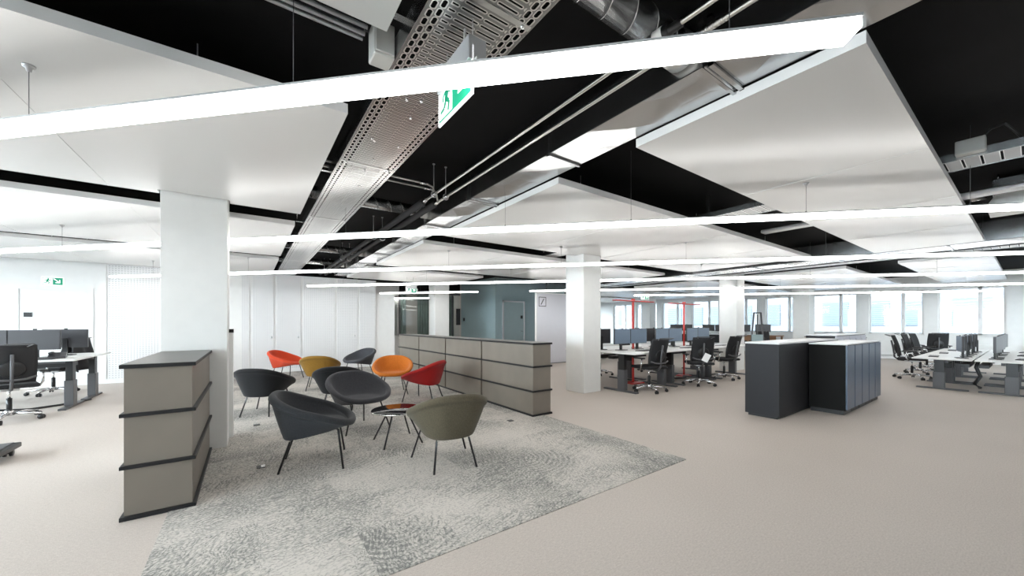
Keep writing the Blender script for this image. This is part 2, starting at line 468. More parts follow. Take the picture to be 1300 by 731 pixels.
# white door at the left end
d = bpy.data.objects.new('door_2', None); COL.objects.link(d); struct(d); d.location = (-3.72, Yb, 0)
box(.006, .944, -.006, 0, 0, 1.994).build('door_leaf', 'white', d)
f = MB(); f.box(-.06, 0, -.016, 0, 0, 2.06); f.box(.95, 1.01, -.016, 0, 0, 2.06); f.box(0, .95, -.016, 0, 2.0, 2.06)
f.build('door_frame', 'white', d)
box(.06, .17, -.014, -.006, 1.44, 1.53).build('sign', 'plastic', d)
MB().tube([(.08, -.006, 1.0), (.08, -.07, 1.0), (.2, -.07, 1.0)], .011).build('handle', 'alu', d)

# structural columns
def column(x, y, w=.52, top=ZC):
    struct(box(x, x + w, y, y + w, 0, top).build('column', 'column', bevel=.004))
column(-.70, 4.93); column(5.09, 4.86, .47); column(11.05, 4.78, .47); column(17.2, 4.9); column(5.13, 11.7); column(17.2, 11.7)
struct(box(-.185, -.14, 5.30, 5.40, 0, 1.20).build('trim_5', 'white', bevel=.003))
struct(box(-.187, -.138, 5.298, 5.402, 1.20, 1.24).build('trim_6', 'edge_black'))

# ------------------------------------------------------------------ ceiling sails
PANELS = []
ZP = 2.60
def sail(x0, x1, y0, y1, label, notch=None, seam=1.765):
    PANELS.append((x0, x1, y0, y1))
    t = thing('ceiling_panel', label, 'ceiling panel', (x0, y0, ZP), 0, 'suspended white ceiling panels')
    W, D = x1 - x0, y1 - y0
    if notch:
        a, b, c = notch[0] - x0, notch[1] - x0, notch[2] - y0
        poly = [(0, 0), (W, 0), (W, D), (b, D), (b, c), (a, c), (a, D), (0, D)]
        if a <= 0: poly = [(0, 0), (W, 0), (W, D), (b, D), (b, c), (0, c)]
    else: poly = [(0, 0), (W, 0), (W, D), (0, D)]
    MB().prism(poly, 0, .06).build('sheet', 'panel', t)
    m = MB(); n = max(1, round(W / seam))
    for i in range(1, n):
        x = W * i / n
        if notch and x - .02 < notch[1] - x0 and x + .02 > notch[0] - x0: m.box(x - .005, x + .005, .01, notch[2] - y0 - .01, -.0035, .0)
        else: m.box(x - .005, x + .005, .01, D - .01, -.0035, .0)
    if n > 1: m.build('joint_strip', 'panel', t)
    m = MB()
    for fx in (.12, .5, .88):
        for fy in (.2, .8): m.cyl((W * fx, D * fy, .06), (W * fx, D * fy, ZC - ZP), .004, 6)
    m.build('hanger', 'alu_matt', t)
    return t
sail(-5.8, .502, -1.0, 1.67, 'white ceiling panel beside the cable tray, nearest the camera at the top edge')
sail(-5.8, .502, 2.46, 5.04, 'white ceiling panel that the square column beside the taupe cabinet runs into', (-.72, -.16, 4.91))
sail(-5.8, .502, 5.66, 8.38, 'white ceiling panel just behind the column by the taupe cabinet')
sail(-5.8, .502, 8.86, 11.6, 'white ceiling panel along the perforated wall, above the white door')
sail(2.33, 9.40, .45, 1.70, 'long narrow white ceiling panel beside the duct, large, under a bare black soffit')
sail(2.34, 9.05, 2.55, 5.05, 'white ceiling panel above the column near the taupe sideboard end', (5.07, 5.58, 4.84))
sail(2.30, 9.05, 5.70, 8.40, 'white ceiling panel above the long taupe sideboard, second along the duct')
sail(2.26, 5.40, 9.00, 11.20, 'short white ceiling panel at the far end of the duct before the teal wall')
g = 'white ceiling panel over the far open office'
sail(11.4, 18.0, .45, 1.70, 'white ceiling panel above the low desks nearest the windows')
sail(11.4, 18.0, 2.55, 5.05, 'white ceiling panel above the dark lockers towards the windows, beyond the cross duct', (17.18, 17.74, 4.88))
sail(11.4, 18.0, 5.70, 8.40, 'white ceiling panel beyond the cross duct, above the far dark desks')
sail(11.4, 18.0, 9.00, 11.60, 'white ceiling panel beyond the red lamps, second deepest')
sail(11.4, 18.0, 12.3, 15.0, 'deepest white ceiling panel, beyond the red lamps by the windows')
sail(11.4, 18.0, -2.9, -.30, 'white ceiling panel at the window end, beyond the low desks')

# ------------------------------------------------------------------ linear pendant lights (45 degrees to the grid)
ZL = 2.275
def over_panel(x, y):
    return any(a < x < b and c < y < d for a, b, c, d in PANELS)
def line_light(sumv, x0, x1, label, hang):
    """light along x+y = sumv from x0 to x1"""
    L = (x1 - x0) * math.sqrt(2)
    t = thing('linear_light', label, 'pendant light', (x0, sumv - x0, ZL), R(-45), 'long linear pendant lights')
    box(0, L, -.045, .045, .0, .035).build('diffuser', 'light', t)
    box(-.003, L + .003, -.047, .047, .035, .045).build('housing', 'alu_matt', t)
    for hx in hang:
        s = (hx - x0) * math.sqrt(2); pan = over_panel(hx, sumv - hx)
        z1 = (ZP if pan else ZC) - ZL
        w = MB().cyl((s, 0, .045), (s, 0, z1), .0016, 6).cyl((s, 0, .045), (s, 0, .065), .006, 8).build('wire', 'steel_dark', t)
        if pan: MB().lathe([(0, -.032), (.009, -.032), (.012, -.014), (.022, -.012), (.024, 0), (0, 0)], 14, (s, 0, z1)).build('rosette', 'alu_matt', w)
line_light(2.03, -3.6, 1.672, 'closest and widest linear pendant light, crossing above the cable tray', [-2.3, -.90, .16, 1.40])
line_light(5.42, -3.3, 6.4, 'linear pendant light, second from the camera, running in front of the wide ceiling panels', [-2.0, -.5, .9, 2.2, 3.1, 4.2, 5.1])
line_light(8.92, -2.35, 10.2, 'linear pendant light, third from the camera', [-1.6, .0, 1.4, 2.9, 4.3, 5.7, 7.1, 8.5])
line_light(12.32, 1.28, 13.4, 'linear pendant light, fourth from the camera, starting over the perforated wall', [2.0, 3.6, 5.1, 6.6, 8.1, 9.6, 11.2, 12.6])
line_light(15.80, 3.50, 5.80, 'short linear pendant light in front of the curtained meeting room and teal wall', [3.9, 5.4])
line_light(15.80, 6.95, 16.0, 'linear pendant light from the pale glass board to the windows', [7.3, 8.8, 10.3, 11.8, 13.3, 14.8])
line_light(19.10, 4.55, 5.68, 'shortest linear pendant light, deepest, close before the meeting room curtain', [4.8, 5.4])
line_light(19.10, 11.0, 18.2, 'deepest long linear pendant light, before the window row', [11.6, 13.4, 15.2, 17.0])

# ------------------------------------------------------------------ perforated cable tray
t = thing('cable_tray', 'wide perforated steel cable tray running beside the white ceiling panels', 'cable tray', (.595, -1.2, 2.61))
TL = 12.85
box(0, .43, 0, TL, 0, .002).build('tray_floor', 'tray', t)
m = MB(); m.box(-.003, 0, 0, TL, 0, .10); m.box(.43, .433, 0, TL, 0, .10); m.box(-.003, .012, 0, TL, .10, .103); m.box(.418, .433, 0, TL, .10, .103)
m.build('side_rail', 'galv', t)
yb = .6
while yb < TL:
    m = MB(); m.box(.006, .424, yb - .014, yb + .014, -.0035, -.0005)
    for bx in (.045, .385): m.cyl((bx, yb, -.003), (bx, yb, -.014), .008, 6)
    yb += 1.9
    m.build('joint_plate', 'galv_bright', t)
for yb in (.8, 2.9, 5.0, 7.1, 9.2, 10.9):
    m = MB(); m.box(-.06, .49, yb - .02, yb + .02, .104, .13)
    for sx in (-.045, .475): m.cyl((sx, yb, .10), (sx, yb, ZC - 2.61), .005, 6)
    m.build('bracket', 'galv', t)
m = MB()
random.seed(3)
for i in range(9):
    yb = 2.9 + random.random() * 1.6; bx = .1 + random.random() * .24
    m.cyl((bx, yb, .0), (bx, yb, -.012), .007, 6)
m.build('bolt', 'alu', t)

# ------------------------------------------------------------------ rectangular air duct with flanges
def duct(x0, x1, y0, y1, z0, z1, sec, label, axis='y', name='air_duct', mtl='galv'):
    t = thing(name, label, 'air duct', ((x0 + x1) / 2, y0, z0))
    hw = (x1 - x0) / 2; H = z1 - z0; L = y1 - y0
    n = max(1, round(L / sec)); st = L / n
    m = MB(); b = m.b
    k = 0
    for i in range(n):
        sub = 3
        for j in range(sub):
            a = st * (i + j / sub); c = st * (i + (j + 1) / sub)
            q = [b.verts.new(p) for p in ((-hw, a, 0), (hw, a, 0), (hw, c, 0), (-hw, c, 0))]
            ctr = b.verts.new((0, (a + c) / 2, -.016 if (k % 2) else .010)); k += 1
            for e in range(4): b.faces.new((q[(e + 1) % 4], q[e], ctr))
    m.box(-hw, hw, 0, L, .006, H)
    m.build('body', mtl, t)
    for i in range(n + 1):
        y = st * i
        f = MB()
        for (xa, xb, za, zb) in ((-hw - .016, hw + .016, -.016, -.004), (-hw - .016, hw + .016, H, H + .014), (-hw - .016, -hw, -.016, H + .014), (hw, hw + .016, -.016, H + .014)):
            f.box(xa, xb, y - .012, y + .012, za, zb)
        f.build('flange', 'galv', t)
    for i in range(0, n + 1, 2):
        f = MB(); y = min(max(st * i, .05), L - .05) + .03
        for sx in (-hw - .03, hw + .008): f.box(sx, sx + .022, y, y + .02, -.02, ZC - z0)
        f.box(-hw - .03, hw + .03, y, y + .02, -.022, -.017)
        f.build('hanger', 'galv', t)
    return t
duct(1.975, 2.322, -1.6, 11.3, 2.668, 2.90, 1.30, 'galvanised rectangular air duct running between the ceiling panels beside two pipes')
duct(9.62, 10.25, -3.6, 11.2, 2.62, 2.93, 1.48, 'galvanised rectangular cross duct beyond the panels, leading to the window end')

def spiral(y, x0, x1, z, r, label):
    t = thing('spiral_duct', label, 'air duct', (x0, y, z), 0, 'round branch ducts')
    L = x1 - x0
    m = MB(); m.cyl((0, 0, 0), (L, 0, 0), r, 24); m.build('body', 'galv', t)
    s = MB(); nt_ = int((L - .1) / .16) * 20
    s.tube([(.02 + .16 * a / 20, (r + .002) * math.cos(2 * PI * a / 20), (r + .002) * math.sin(2 * PI * a / 20)) for a in range(nt_)], .003, 5)
    s.build('seam', 'galv', t)
    MB().cyl((L - .07, 0, 0), (L, 0, 0), r + .012, 24).build('collar', 'galv_bright', t)
    h = MB(); h.cyl((L * .6, 0, r), (L * .6, 0, ZC - z), .004, 6).cyl((L * .2, 0, r), (L * .2, 0, ZC - z), .004, 6); h.build('hanger', 'steel_dark', t)
for y, lab in ((1.14, 'round spiral duct joining the rectangular duct nearest the camera, above the exit sign'), (4.78, 'round spiral branch duct where the black pipe foam begins'),
               (8.25, 'round spiral branch duct, third along the black pipes'), (10.1, 'round spiral branch duct closest to the perforated wall')):
    spiral(y, -2.0, 1.972, 2.81, .085 if y < 2 else .07, lab)

# heating pipes
ZPI = 2.69
def pipe(x, label, name='water_pipe'):
    t = thing(name, label, 'pipe', (x, -1.5, ZPI), 0, 'pair of ceiling pipes')
    MB().cyl((0, 0, 0), (0, 5.65, 0), .0125, 12).build('bare_pipe', 'steel_pipe', t)
    MB().cyl((0, 5.55, 0), (0, 13.0, 0), .037, 16).build('foam_sleeve', 'insul', t)
    MB().cyl((0, 5.20, 0), (0, 5.29, 0), .02, 12).cyl((0, 5.45, 0), (0, 5.55, 0), .02, 12).build('coupling', 'chrome', t)
    for y in (.9, 5.24, 7.6, 10.0, 12.3):
        r = .03 if y < 5.5 else .045
        c = MB(); c.tube([(r * math.cos(a), y, r * math.sin(a)) for a in [2 * PI * i / 16 for i in range(16)]], .005, 6, closed=True)
        c.cyl((0, y, r), (0, y, ZC - ZPI), .005, 6); c.lathe([(0, 0), (.014, 0), (.014, .008), (0, .008)], 10, (0, y, ZC - ZPI - .008))
        c.build('clamp', 'alu_matt', t)
    return t
p1 = pipe(1.626, 'thin ceiling pipe with black valve, farther from the duct, ending in black foam')
p2 = pipe(1.765, 'thin ceiling pipe right beside the rectangular duct, ending in black foam')
v = MB().cyl((0, 2.50, 0), (0, 2.60, 0), .036, 16).cyl((0, 2.44, 0), (0, 2.66, 0), .022, 14).cyl((0, 2.55, -.03), (0, 2.55, -.065), .014, 10).build('valve', 'plastic', p1)
MB().cyl((0, 2.525, 0), (0, 2.575, 0), .0365, 16).build('sticker', 'paper', v)
m = MB()
for i in range(14): m.cyl((0, 2.3 + i * .018, 0), (0, 2.312 + i * .018, 0), .0165, 10)
m.build('flexible_joint', 'steel_pipe', p2)
for i, (y, x1, z) in enumerate(((3.72, 1.626, 2.78), (3.95, 1.765, 2.82))):
    t = thing('branch_pipe', ['thin branch pipe meeting the farther ceiling pipe with a bend', 'thin branch pipe meeting the ceiling pipe next to the duct with a bend'][i], 'pipe', (-1.5, y, z))
    L = x1 + 1.5
    MB().tube([(0, 0, 0), (L - .08, 0, 0), (L - .02, 0, -.02), (L, 0, ZPI - z + .012)], .010, 10).build('tube', 'steel_pipe', t)
    MB().cyl((L - .16, 0, 0), (L - .10, 0, 0), .016, 10).build('coupling', 'chrome', t)
    MB().cyl((.6, 0, .01), (.6, 0, ZC - z), .004, 6).build('hanger', 'alu_matt', t)
# conduits and the junction box beside the tray
for i, (y, z) in enumerate(((1.87, 2.735), (1.92, 2.735), (1.965, 2.74))):
    t = thing('conduit', ['straight pale conduit nearest the camera of the three leading to the grey junction box', 'middle pale conduit of the three leading to the grey junction box', 'pale conduit farthest back of the three leading to the grey junction box'][i], 'conduit', (-4.5, y, z), 0, 'conduits to the junction box')
    MB().cyl((0, 0, 0), (4.97, 0, 0), .011, 10).build('tube', 'alu_matt', t)
    h = MB()
    for k in (.8, 2.4, 4.0): h.box(k - .01, k + .01, -.008, .008, .008, ZC - z)
    h.build('clip', 'alu_matt', t)
t = thing('junction_box', 'grey plastic junction box mounted beside the perforated cable tray', 'junction box', (.535, 1.88, 2.60))
box(-.045, .055, -.055, .055, 0, .165).build('housing', 'grey_box', t, bevel=.008)
box(-.04, .05, -.066, -.055, .01, .155).build('lid', 'grey_box', t, bevel=.004)
MB().cyl((0, .055, .15), (0, .08, .15), .012, 10).build('gland', 'plastic', t); MB().cyl((-.055, 0, .135), (-.075, 0, .135), .014, 10).build('gland', 'plastic', t)
MB().tube([(0, .075, .15), (.01, .11, .17), (.04, .14, .17), (.09, .15, .13), (.12, .16, .06)], .007, 8).build('cable', 'plastic', t)
MB().box(-.01, .01, .02, .04, .16, ZC - 2.60).build('bracket', 'galv', t)

# ------------------------------------------------------------------ exit signs
def man(mb, u0, v0, s, axis, depth, sg=1):
    """running figure from small slabs; u grows towards the run"""
    def slab(p, q, w):
        p = Vector(p); q = Vector(q); t = (q - p).normalized(); n = Vector((-t.y, t.x)) * w * .62
        poly = [p + n, q + n, q - n, p - n]
        mb.prism([(u0 + sg * s * a.x, v0 + s * a.y) for a in poly], depth[0], depth[1], axis)
    slab((.45, .80), (.60, .80), .15)
    slab((.50, .72), (.42, .42), .17); slab((.42, .45), (.62, .30), .10); slab((.62, .30), (.56, .05), .09)
    slab((.42, .44), (.30, .22), .10); slab((.30, .22), (.05, .16), .08); slab((.50, .68), (.72, .55), .08); slab((.72, .55), (.82, .64), .07)
    slab((.48, .68), (.26, .62), .08); slab((.26, .62), (.20, .44), .07)
def exit_sign(label, loc, rz, w=.34, h=.21, hang=None, lit=True):
    """sign with its face in the local xz plane, looking along -y"""
    t = thing('exit_sign', label, 'exit sign', loc, rz, 'green exit signs')
    box(-w / 2, w / 2, -.004, .004, 0, h).build('plate', 'sign_white', t)
    box(-w / 2 + .012, w / 2 - .012, -.0055, -.004, .014, h - .012).build('green_field', 'sign_green', t)
    f = MB(); f.box(-w / 2 + .020, -w / 2 + .152, -.0062, -.0055, .022, h - .02); f.build('doorway', 'sign_white', t)
    g = MB(); man(g, -w / 2 + .022, .026, h * .78, 'y', (-.0070, -.0062)); g.build('running_figure', 'sign_green', t)
    a = MB(); cx, cz = w * .22, h * .52; k = h * .36
    a.prism([(cx - k * .95, cz + k * .75), (cx - k * .75, cz + k * .95), (cx + k * .35, cz - k * .15), (cx + k * .35, cz + k * .45), (cx + k * .62, cz + k * .45), (cx + k * .62, cz - k * .62), (cx - k * .45, cz - k * .62), (cx - k * .45, cz - k * .35), (cx + k * .15, cz - k * .35)], -.0062, -.0055, 'y')
    a.build('arrow', 'sign_white', t)
    if hang:
        box(-w / 2 + .02, w / 2, -.02, .065, h * .70, h + .04).build('lamp_housing', 'alu_matt', t, bevel=.003)
        box(w / 2 - .01, w / 2 + .03, .0, .05, h * .35, h * .70).build('end_cap', 'grey_box', t, bevel=.004)
        MB().tube([(.06, .02, h + .038), (.055, .02, h + .04 + (hang - h - .04) * .5), (.06, .02, hang)], .006, 8).build('cable', 'grey_box', t)
        m = MB()
        for sx in (-.12, .13): m.cyl((sx, .02, h + .04), (sx, .02, hang), .0025, 6)
        m.build('wire', 'alu_matt', t)
    return t
exit_sign('large green exit sign hanging below the perforated cable tray', (.765, 1.525, 2.262), R(-90), .335, .205, 2.609 - 2.262)
t = exit_sign('small green exit sign hanging before the curtained meeting room', (3.72, 10.1, 2.16), R(-20), .30, .18, ZP - 2.16)
exit_sign('green exit sign above the white door', (-3.28, Yb - .006, 2.09), 0, .30, .17)
exit_sign('faint green exit sign hanging beyond the red lamps', (11.75, 8.2, 2.18), R(-35), .30, .18, ZP - 2.18)

# ------------------------------------------------------------------ services above the wide panel and beyond
def ladder(x, y0, y1, z, label, w=.33):
    t = thing('slotted_tray', label, 'cable tray', (x, y0, z), 0, 'slotted cable trays')
    L = y1 - y0
    box(0, w, 0, L, 0, .003).build('tray_floor', 'ladder', t)
    m = MB(); m.box(-.004, 0, 0, L, -.004, .06); m.box(w, w + .004, 0, L, -.004, .06); m.build('side_rail', 'galv', t)
    y = .4
    while y < L:
        h = MB(); h.box(w / 2 - .02, w / 2 + .02, y, y + .04, .0, ZC - z); h.box(-.01, w + .01, y, y + .04, .003, .02); y += 1.7
        h.build('bracket', 'galv', t)
ladder(4.84, -3.0, 6.5, 2.672, 'white slotted cable tray crossing over the long narrow ceiling panel')
ladder(10.75, -3.2, 11.5, 2.66, 'slotted cable tray running beside the cross duct')
t = thing('control_box', 'grey control box sitting on the slotted tray over the black gap', 'control box', (4.80, .30, 2.685))
box(-.05, .034, -.08, .08, 0, .115).build('housing', 'grey_box', t, bevel=.01)
m = MB(); m.tube([(0, -.06, .11), (0, -.10, .16), (.02, -.17, .18), (.05, -.22, .10), (.08, -.26, .03)], .009, 8); m.build('cable', 'plastic', t)
t = thing('cable_channel', 'slim grey cable channel under the black soffit, ending short of the next panel', 'cable channel', (6.45, -1.0, 2.70))
box(0, .16, 0, 3.45, 0, .05).build('channel', 'alu_matt', t, bevel=.015)
h = MB()
for y in (.4, 1.6, 2.9): h.cyl((.08, y, .05), (.08, y, ZC - 2.70), .005, 6)
h.build('hanger', 'galv', t)
t = thing('fan_coil', 'galvanised ceiling fan unit with white flared outlet, at the edge of the photo', 'ventilation unit', (7.0, -.02, 2.66))
box(0, .6, -.34, .30, .12, .30).build('housing', 'galv', t, bevel=.005)
MB().grid([[(.02, -.34, .12), (.58, -.34, .12), (.58, .28, .12), (.02, .28, .12), (.02, -.34, .12)], [(-.05, -.42, .0), (.66, -.42, .0), (.66, .34, .0), (-.05, .34, .0), (-.05, -.42, .0)]], False).box(-.05, .66, -.42, .34, -.02, 0).build('outlet', 'white', t)
h = MB(); [h.cyl((a, b, .3), (a, b, ZC - 2.66), .006, 6) for a in (.04, .56) for b in (-.3, .26)]; h.build('hanger', 'galv', t)
MB().cyl((.3, .35, .2), (.3, .60, .2), .05, 16).build('spigot', 'galv', t)
t = thing('sprinkler_pipe', 'white pipe with a bracket hanging in the black gap above the sideboard panels', 'pipe', (6.2, 5.36, 2.72))
MB().cyl((0, 0, 0), (3.3, 0, 0), .03, 12).build('tube', 'white', t)
h = MB(); [h.cyl((a, 0, .03), (a, 0, ZC - 2.72), .005, 6) for a in (.3, 1.7, 3.0)]; h.build('hanger', 'galv', t)

# ------------------------------------------------------------------ taupe cabinets
def cabinet(x0, x1, y0, y1, label, group, front=True, seams=1):
    t = thing('storage_cabinet', label, 'cabinet', (x0, y0, 0), 0, group)
    W, L = x1 - x0, y1 - y0; e = .02
    zs = [(.0, .028), (.338, .362), (.682, .706), (1.004, 1.03)]
    for i in range(3):
        tier = box(e, W - e, e if seams == 1 else .002, L - (.002 if seams != 1 else e), zs[i][1], zs[i + 1][0]).build('drawer_tier', 'taupe', t)
    for i, (a, b) in enumerate(zs):
        box(0, W, 0, L, a, b).build('top' if i == 3 else 'shelf_board', 'edge_black', t, bevel=.003)
    box(.004, W - .004, .004, L - .004, 1.0302, 1.0318).build('top_surface', 'top_grey', t)
    f = MB()
    for i in range(4): f.cyl((.025, .02, zs[i][0] - .008 if i else .0), (.025, .02, zs[i][0]), .01, 8)
    return t
cabinet(-.690, -.305, 3.46, 4.92, 'taupe three-tier storage cabinet standing alone against the square column', None)
names = ['taupe sideboard unit at the open-floor end of the long row', 'taupe sideboard unit, second from the open-floor end of the row', 'taupe sideboard unit, third from the open-floor end of the row', 'taupe sideboard unit at the deep end of the row, nearest the perforated wall']
ys = [4.04, 5.465, 6.89, 8.315, 9.74]
for i in range(4): cabinet(3.225, 3.59, ys[i] + (.001 if i else 0), ys[i + 1] - .001, names[i], 'taupe sideboard units', seams=1)

# ------------------------------------------------------------------ dark locker island
t = thing('tall_counter', 'charcoal counter cabinet with window sheen painted on top behind the dark lockers', 'cabinet', (5.83, 1.99, 0))
box(0, 2.6, .0, .42, .035, 1.02).build('body', 'charcoal', t, bevel=.002)
box(-.004, 2.6, -.004, .424, 1.02, 1.042).build('top', 'worktop', t, bevel=.002)
box(.03, 2.58, .03, .39, 0, .035).build('plinth', 'plastic', t)
lock = None
labs = ['blue-fronted dark locker at the near end of the row of five', 'blue-fronted dark locker, second from the near end of the five', 'middle blue-fronted dark locker of the five', 'blue-fronted dark locker, fourth from the near end of the five', 'blue-fronted dark locker at the window end of the row of five']
for i in range(5):
    loc = (6.90 + i * .40, 1.53, 0)
    if lock is None:
        lock = thing('locker', labs[0], 'locker', loc, 0, 'row of five lockers')
        box(0, .396, .02, .44, .06, .995).build('body', 'charcoal_dark', lock)
        dr = box(.014, .382, 0, .02, .075, .985).build('door', 'bluegrey', lock, bevel=.002)
        box(0, .398, 0, .442, .995, 1.012).build('top', 'worktop', lock)
        box(.01, .386, .04, .42, 0, .06).build('plinth', 'plastic', lock)
    else: dup(lock, labs[i], loc)
lock2 = None
for i in range(5):
    loc = (8.46 + i * .40, 2.02, 0)
    lab = 'pale tall locker showing only its top behind the dark lockers, %s' % ['next to the charcoal counter', 'second from the counter', 'third from the counter', 'fourth from the counter', 'at the window end'][i]
    if lock2 is None:
        lock2 = thing('pale_locker', lab, 'locker', loc, 0, 'pale tall lockers')
        box(0, .396, .02, .44, .06, 1.085).build('body', 'charcoal', lock2)
        dr = box(.006, .390, 0, .02, .075, 1.075).build('door', 'lilac', lock2, bevel=.002)
        box(.03, .04, -.008, 0, .9, 1.02).build('handle', 'alu', dr)
        box(0, .398, 0, .442, 1.085, 1.102).build('top', 'worktop', lock2)
        box(.01, .386, .04, .42, 0, .06).build('plinth', 'plastic', lock2)
    else: dup(lock2, lab, loc)

# ------------------------------------------------------------------ lounge chairs
def shell_mesh():
    m = MB(); b = m.b; N = 40; rings = []
    prof = []
    for k in range(N):
        ph = 2 * PI * k / N; c, s = math.cos(ph), math.sin(ph)
        q = lambda v, p: math.copysign(abs(v) ** p, v)
        back = (1 - c) / 2
        zr = .405 + .275 * (back ** 1.05)
        Rm = Vector((.328 * q(c, .86) + .005, .338 * q(s, .78), zr - .030))
        B = Vector((.252 * q(c, .75) + .015, .242 * q(s, .68), 0)); B.z = .312 + .17 * (B.x - .03) * 1.0
        n = Vector((c, s, .15 - .35 * back)).normalized(); up = Vector((-.25 * back * 0, 0, 1))
        r = .036
        pts = [Vector((.03, 0, .315)), B * .75 + Vector((.03, 0, .315)) * .25]
        pts.append(B * .93 + Vector((.03, 0, .315)) * .07); pts.append(B)
        o = Rm + n * r * .25 - up * r * .85
        for f in (.05, .35, .7, .97): pts.append(B.lerp(o, f) + n * (.006 * math.sin(PI * f)))
        for a in (-62, -25, 20, 65, 110, 155, 200):
            a = R(a); pts.append(Rm + n * r * math.cos(a) + up * r * math.sin(a))
        Sx = Vector((.215 * q(c, .9) + .045, .215 * q(s, .9), .385 + .0 * c))
        i = Rm - n * r
        pts.append(i.lerp(Sx, .35) - n * (.0 - .03 * back)); pts.append(i.lerp(Sx, .75) + n * .025 * back - Vector((0, 0, .012)))
        pts.append(Sx); pts.append(Vector((.05, 0, .392)).lerp(Sx, .6)); pts.append(Vector((.05, 0, .394)))
        prof.append(pts)
    L = len(prof[0]); V = []
    for j in range(L):
        if j in (0, L - 1): V.append([b.verts.new(prof[0][j])])
        else: V.append([b.verts.new(prof[k][j]) for k in range(N)])
    fs = []
    for A, B in zip(V, V[1:]):
        for k in range(N):
            k2 = (k + 1) % N
            if len(A) == 1: fs.append(b.faces.new((A[0], B[k2], B[k])))
            elif len(B) == 1: fs.append(b.faces.new((A[k], A[k2], B[0])))
            else: fs.append(b.faces.new((A[k], A[k2], B[k2], B[k])))
    bmesh.ops.recalc_face_normals(b, faces=fs)
    for f in fs: f.smooth = True
    return m
lc = thing('lounge_chair', 'tmp', 'lounge chair', (0, 0, 0), 0, 'low tub chairs in the lounge')
shell_mesh().build('shell', 'charcoal_wool', lc, sub=1)
for sy in (-1, 1):
    MB().tube([(-.175, sy * .15, .268), (-.15, sy * .155, .285), (.19, sy * .175, .338), (.215, sy * .18, .33)], .008, 8).build('rail', 'leg_black', lc)
    for (hx, hy, hz), (fx, fy) in (((.21, .178, .335), (.255, .275)), ((-.17, .15, .272), (-.255, .195))):
        lg = MB().tube([(hx, sy * hy, hz), (hx + (fx - hx) * .06, sy * (hy + (fy - hy) * .04), hz - .02), (fx, sy * fy, .006)], .0095, 10).build('leg', 'leg_black', lc)
        MB().cyl((fx, sy * fy, .0), (fx, sy * fy, .008), .010, 10).build('foot_cap', 'plastic', lg)
spots = [((.50, 3.905), -12, 'charcoal_wool', 'dark charcoal wool tub chair nearest the taupe cabinet, turned towards the table'),
         ((1.53, 3.21), 82, 'olive', 'olive-brown wool tub chair with its back turned, nearest the open floor'),
         ((.204, 6.49), 58, 'black_wool', 'black wool tub chair with its back turned, beside the square column'),
         ((1.13, 4.91), -77, 'slate_wool', 'slate grey tub chair facing the round table, between charcoal chair and orange chair'),
         ((1.13, 6.12), 72, 'black_wool', 'black wool tub chair mostly hidden behind the slate grey one'),
         ((.72, 10.15), -36, 'vermilion', 'orange-red wool tub chair close to the perforated wall'),
         ((1.176, 8.27), 68, 'ochre', 'ochre yellow wool tub chair with its back turned'),
         ((2.26, 9.70), 208, 'slate_wool', 'slate grey tub chair deepest in the lounge, beside the sideboard end'),
         ((2.22, 7.0), -110, 'orange', 'bright orange wool tub chair facing the camera'),
         ((2.45, 6.03), 130, 'red', 'red wool tub chair seen from its side, by the sideboard')]
for i, ((x, y), a, mt, lab) in enumerate(spots):
    if i == 0:
        o = lc; o.location = (x, y, .005); o.rotation_euler = (0, 0, R(a)); o['label'] = lab
    else: o = dup(lc, lab, (x, y, .005), R(a))
    recolour(o, 'shell', mt)
# round table
t = thing('side_table', 'low round side table with glossy black top in the middle of the chairs', 'table', (1.345, 4.07, .005))
MB().lathe([(0, .335), (.24, .335), (.274, .340), (.280, .348), (.278, .352), (0, .352)], 48).build('tray_rim', 'chrome', t)
MB().lathe([(0, .3515), (.274, .3515), (.274, .356), (0, .356)], 48).build('table_top', mat('black_gloss', (.008, .008, .009), .05), t)
for a in (-136, -46, 44, 134):
    c, s = math.cos(R(a)), math.sin(R(a))
    MB().tube([(.10 * c, .10 * s, .336), (.12 * c, .12 * s, .32), (.29 * c, .29 * s, .0)], .009, 10).build('leg', 'leg_black', t)
# floor sockets
fs_ = [((326, 540), 'small black floor socket beside the black tub chair'), ((331.5, 593.5), 'small floor socket with white cover in front of the charcoal tub chair'), ((648, 534.5), 'small black floor socket in front of the sideboard')]
F_, H_ = 471.0, 1.3; sA, cA = math.sin(R(35.4)), math.cos(R(35.4))
for (px, py), lab in fs_:
    dd = F_ * H_ / (py - 411); ll = (px - 650) / F_ * dd
    t = thing('floor_socket', lab, 'floor socket', (dd * sA + ll * cA, dd * cA - ll * sA, .005), 0, 'floor sockets in the lounge carpet')
    box(-.035, .035, -.035, .035, 0, .006).build('plate', 'plastic', t, bevel=.002)
    if 'white' in lab: box(-.0, .03, -.03, .03, .006, .010).build('cover', 'paper', t)
    else: box(-.022, .022, -.022, .022, .006, .008).build('cover', 'steel_dark', t)

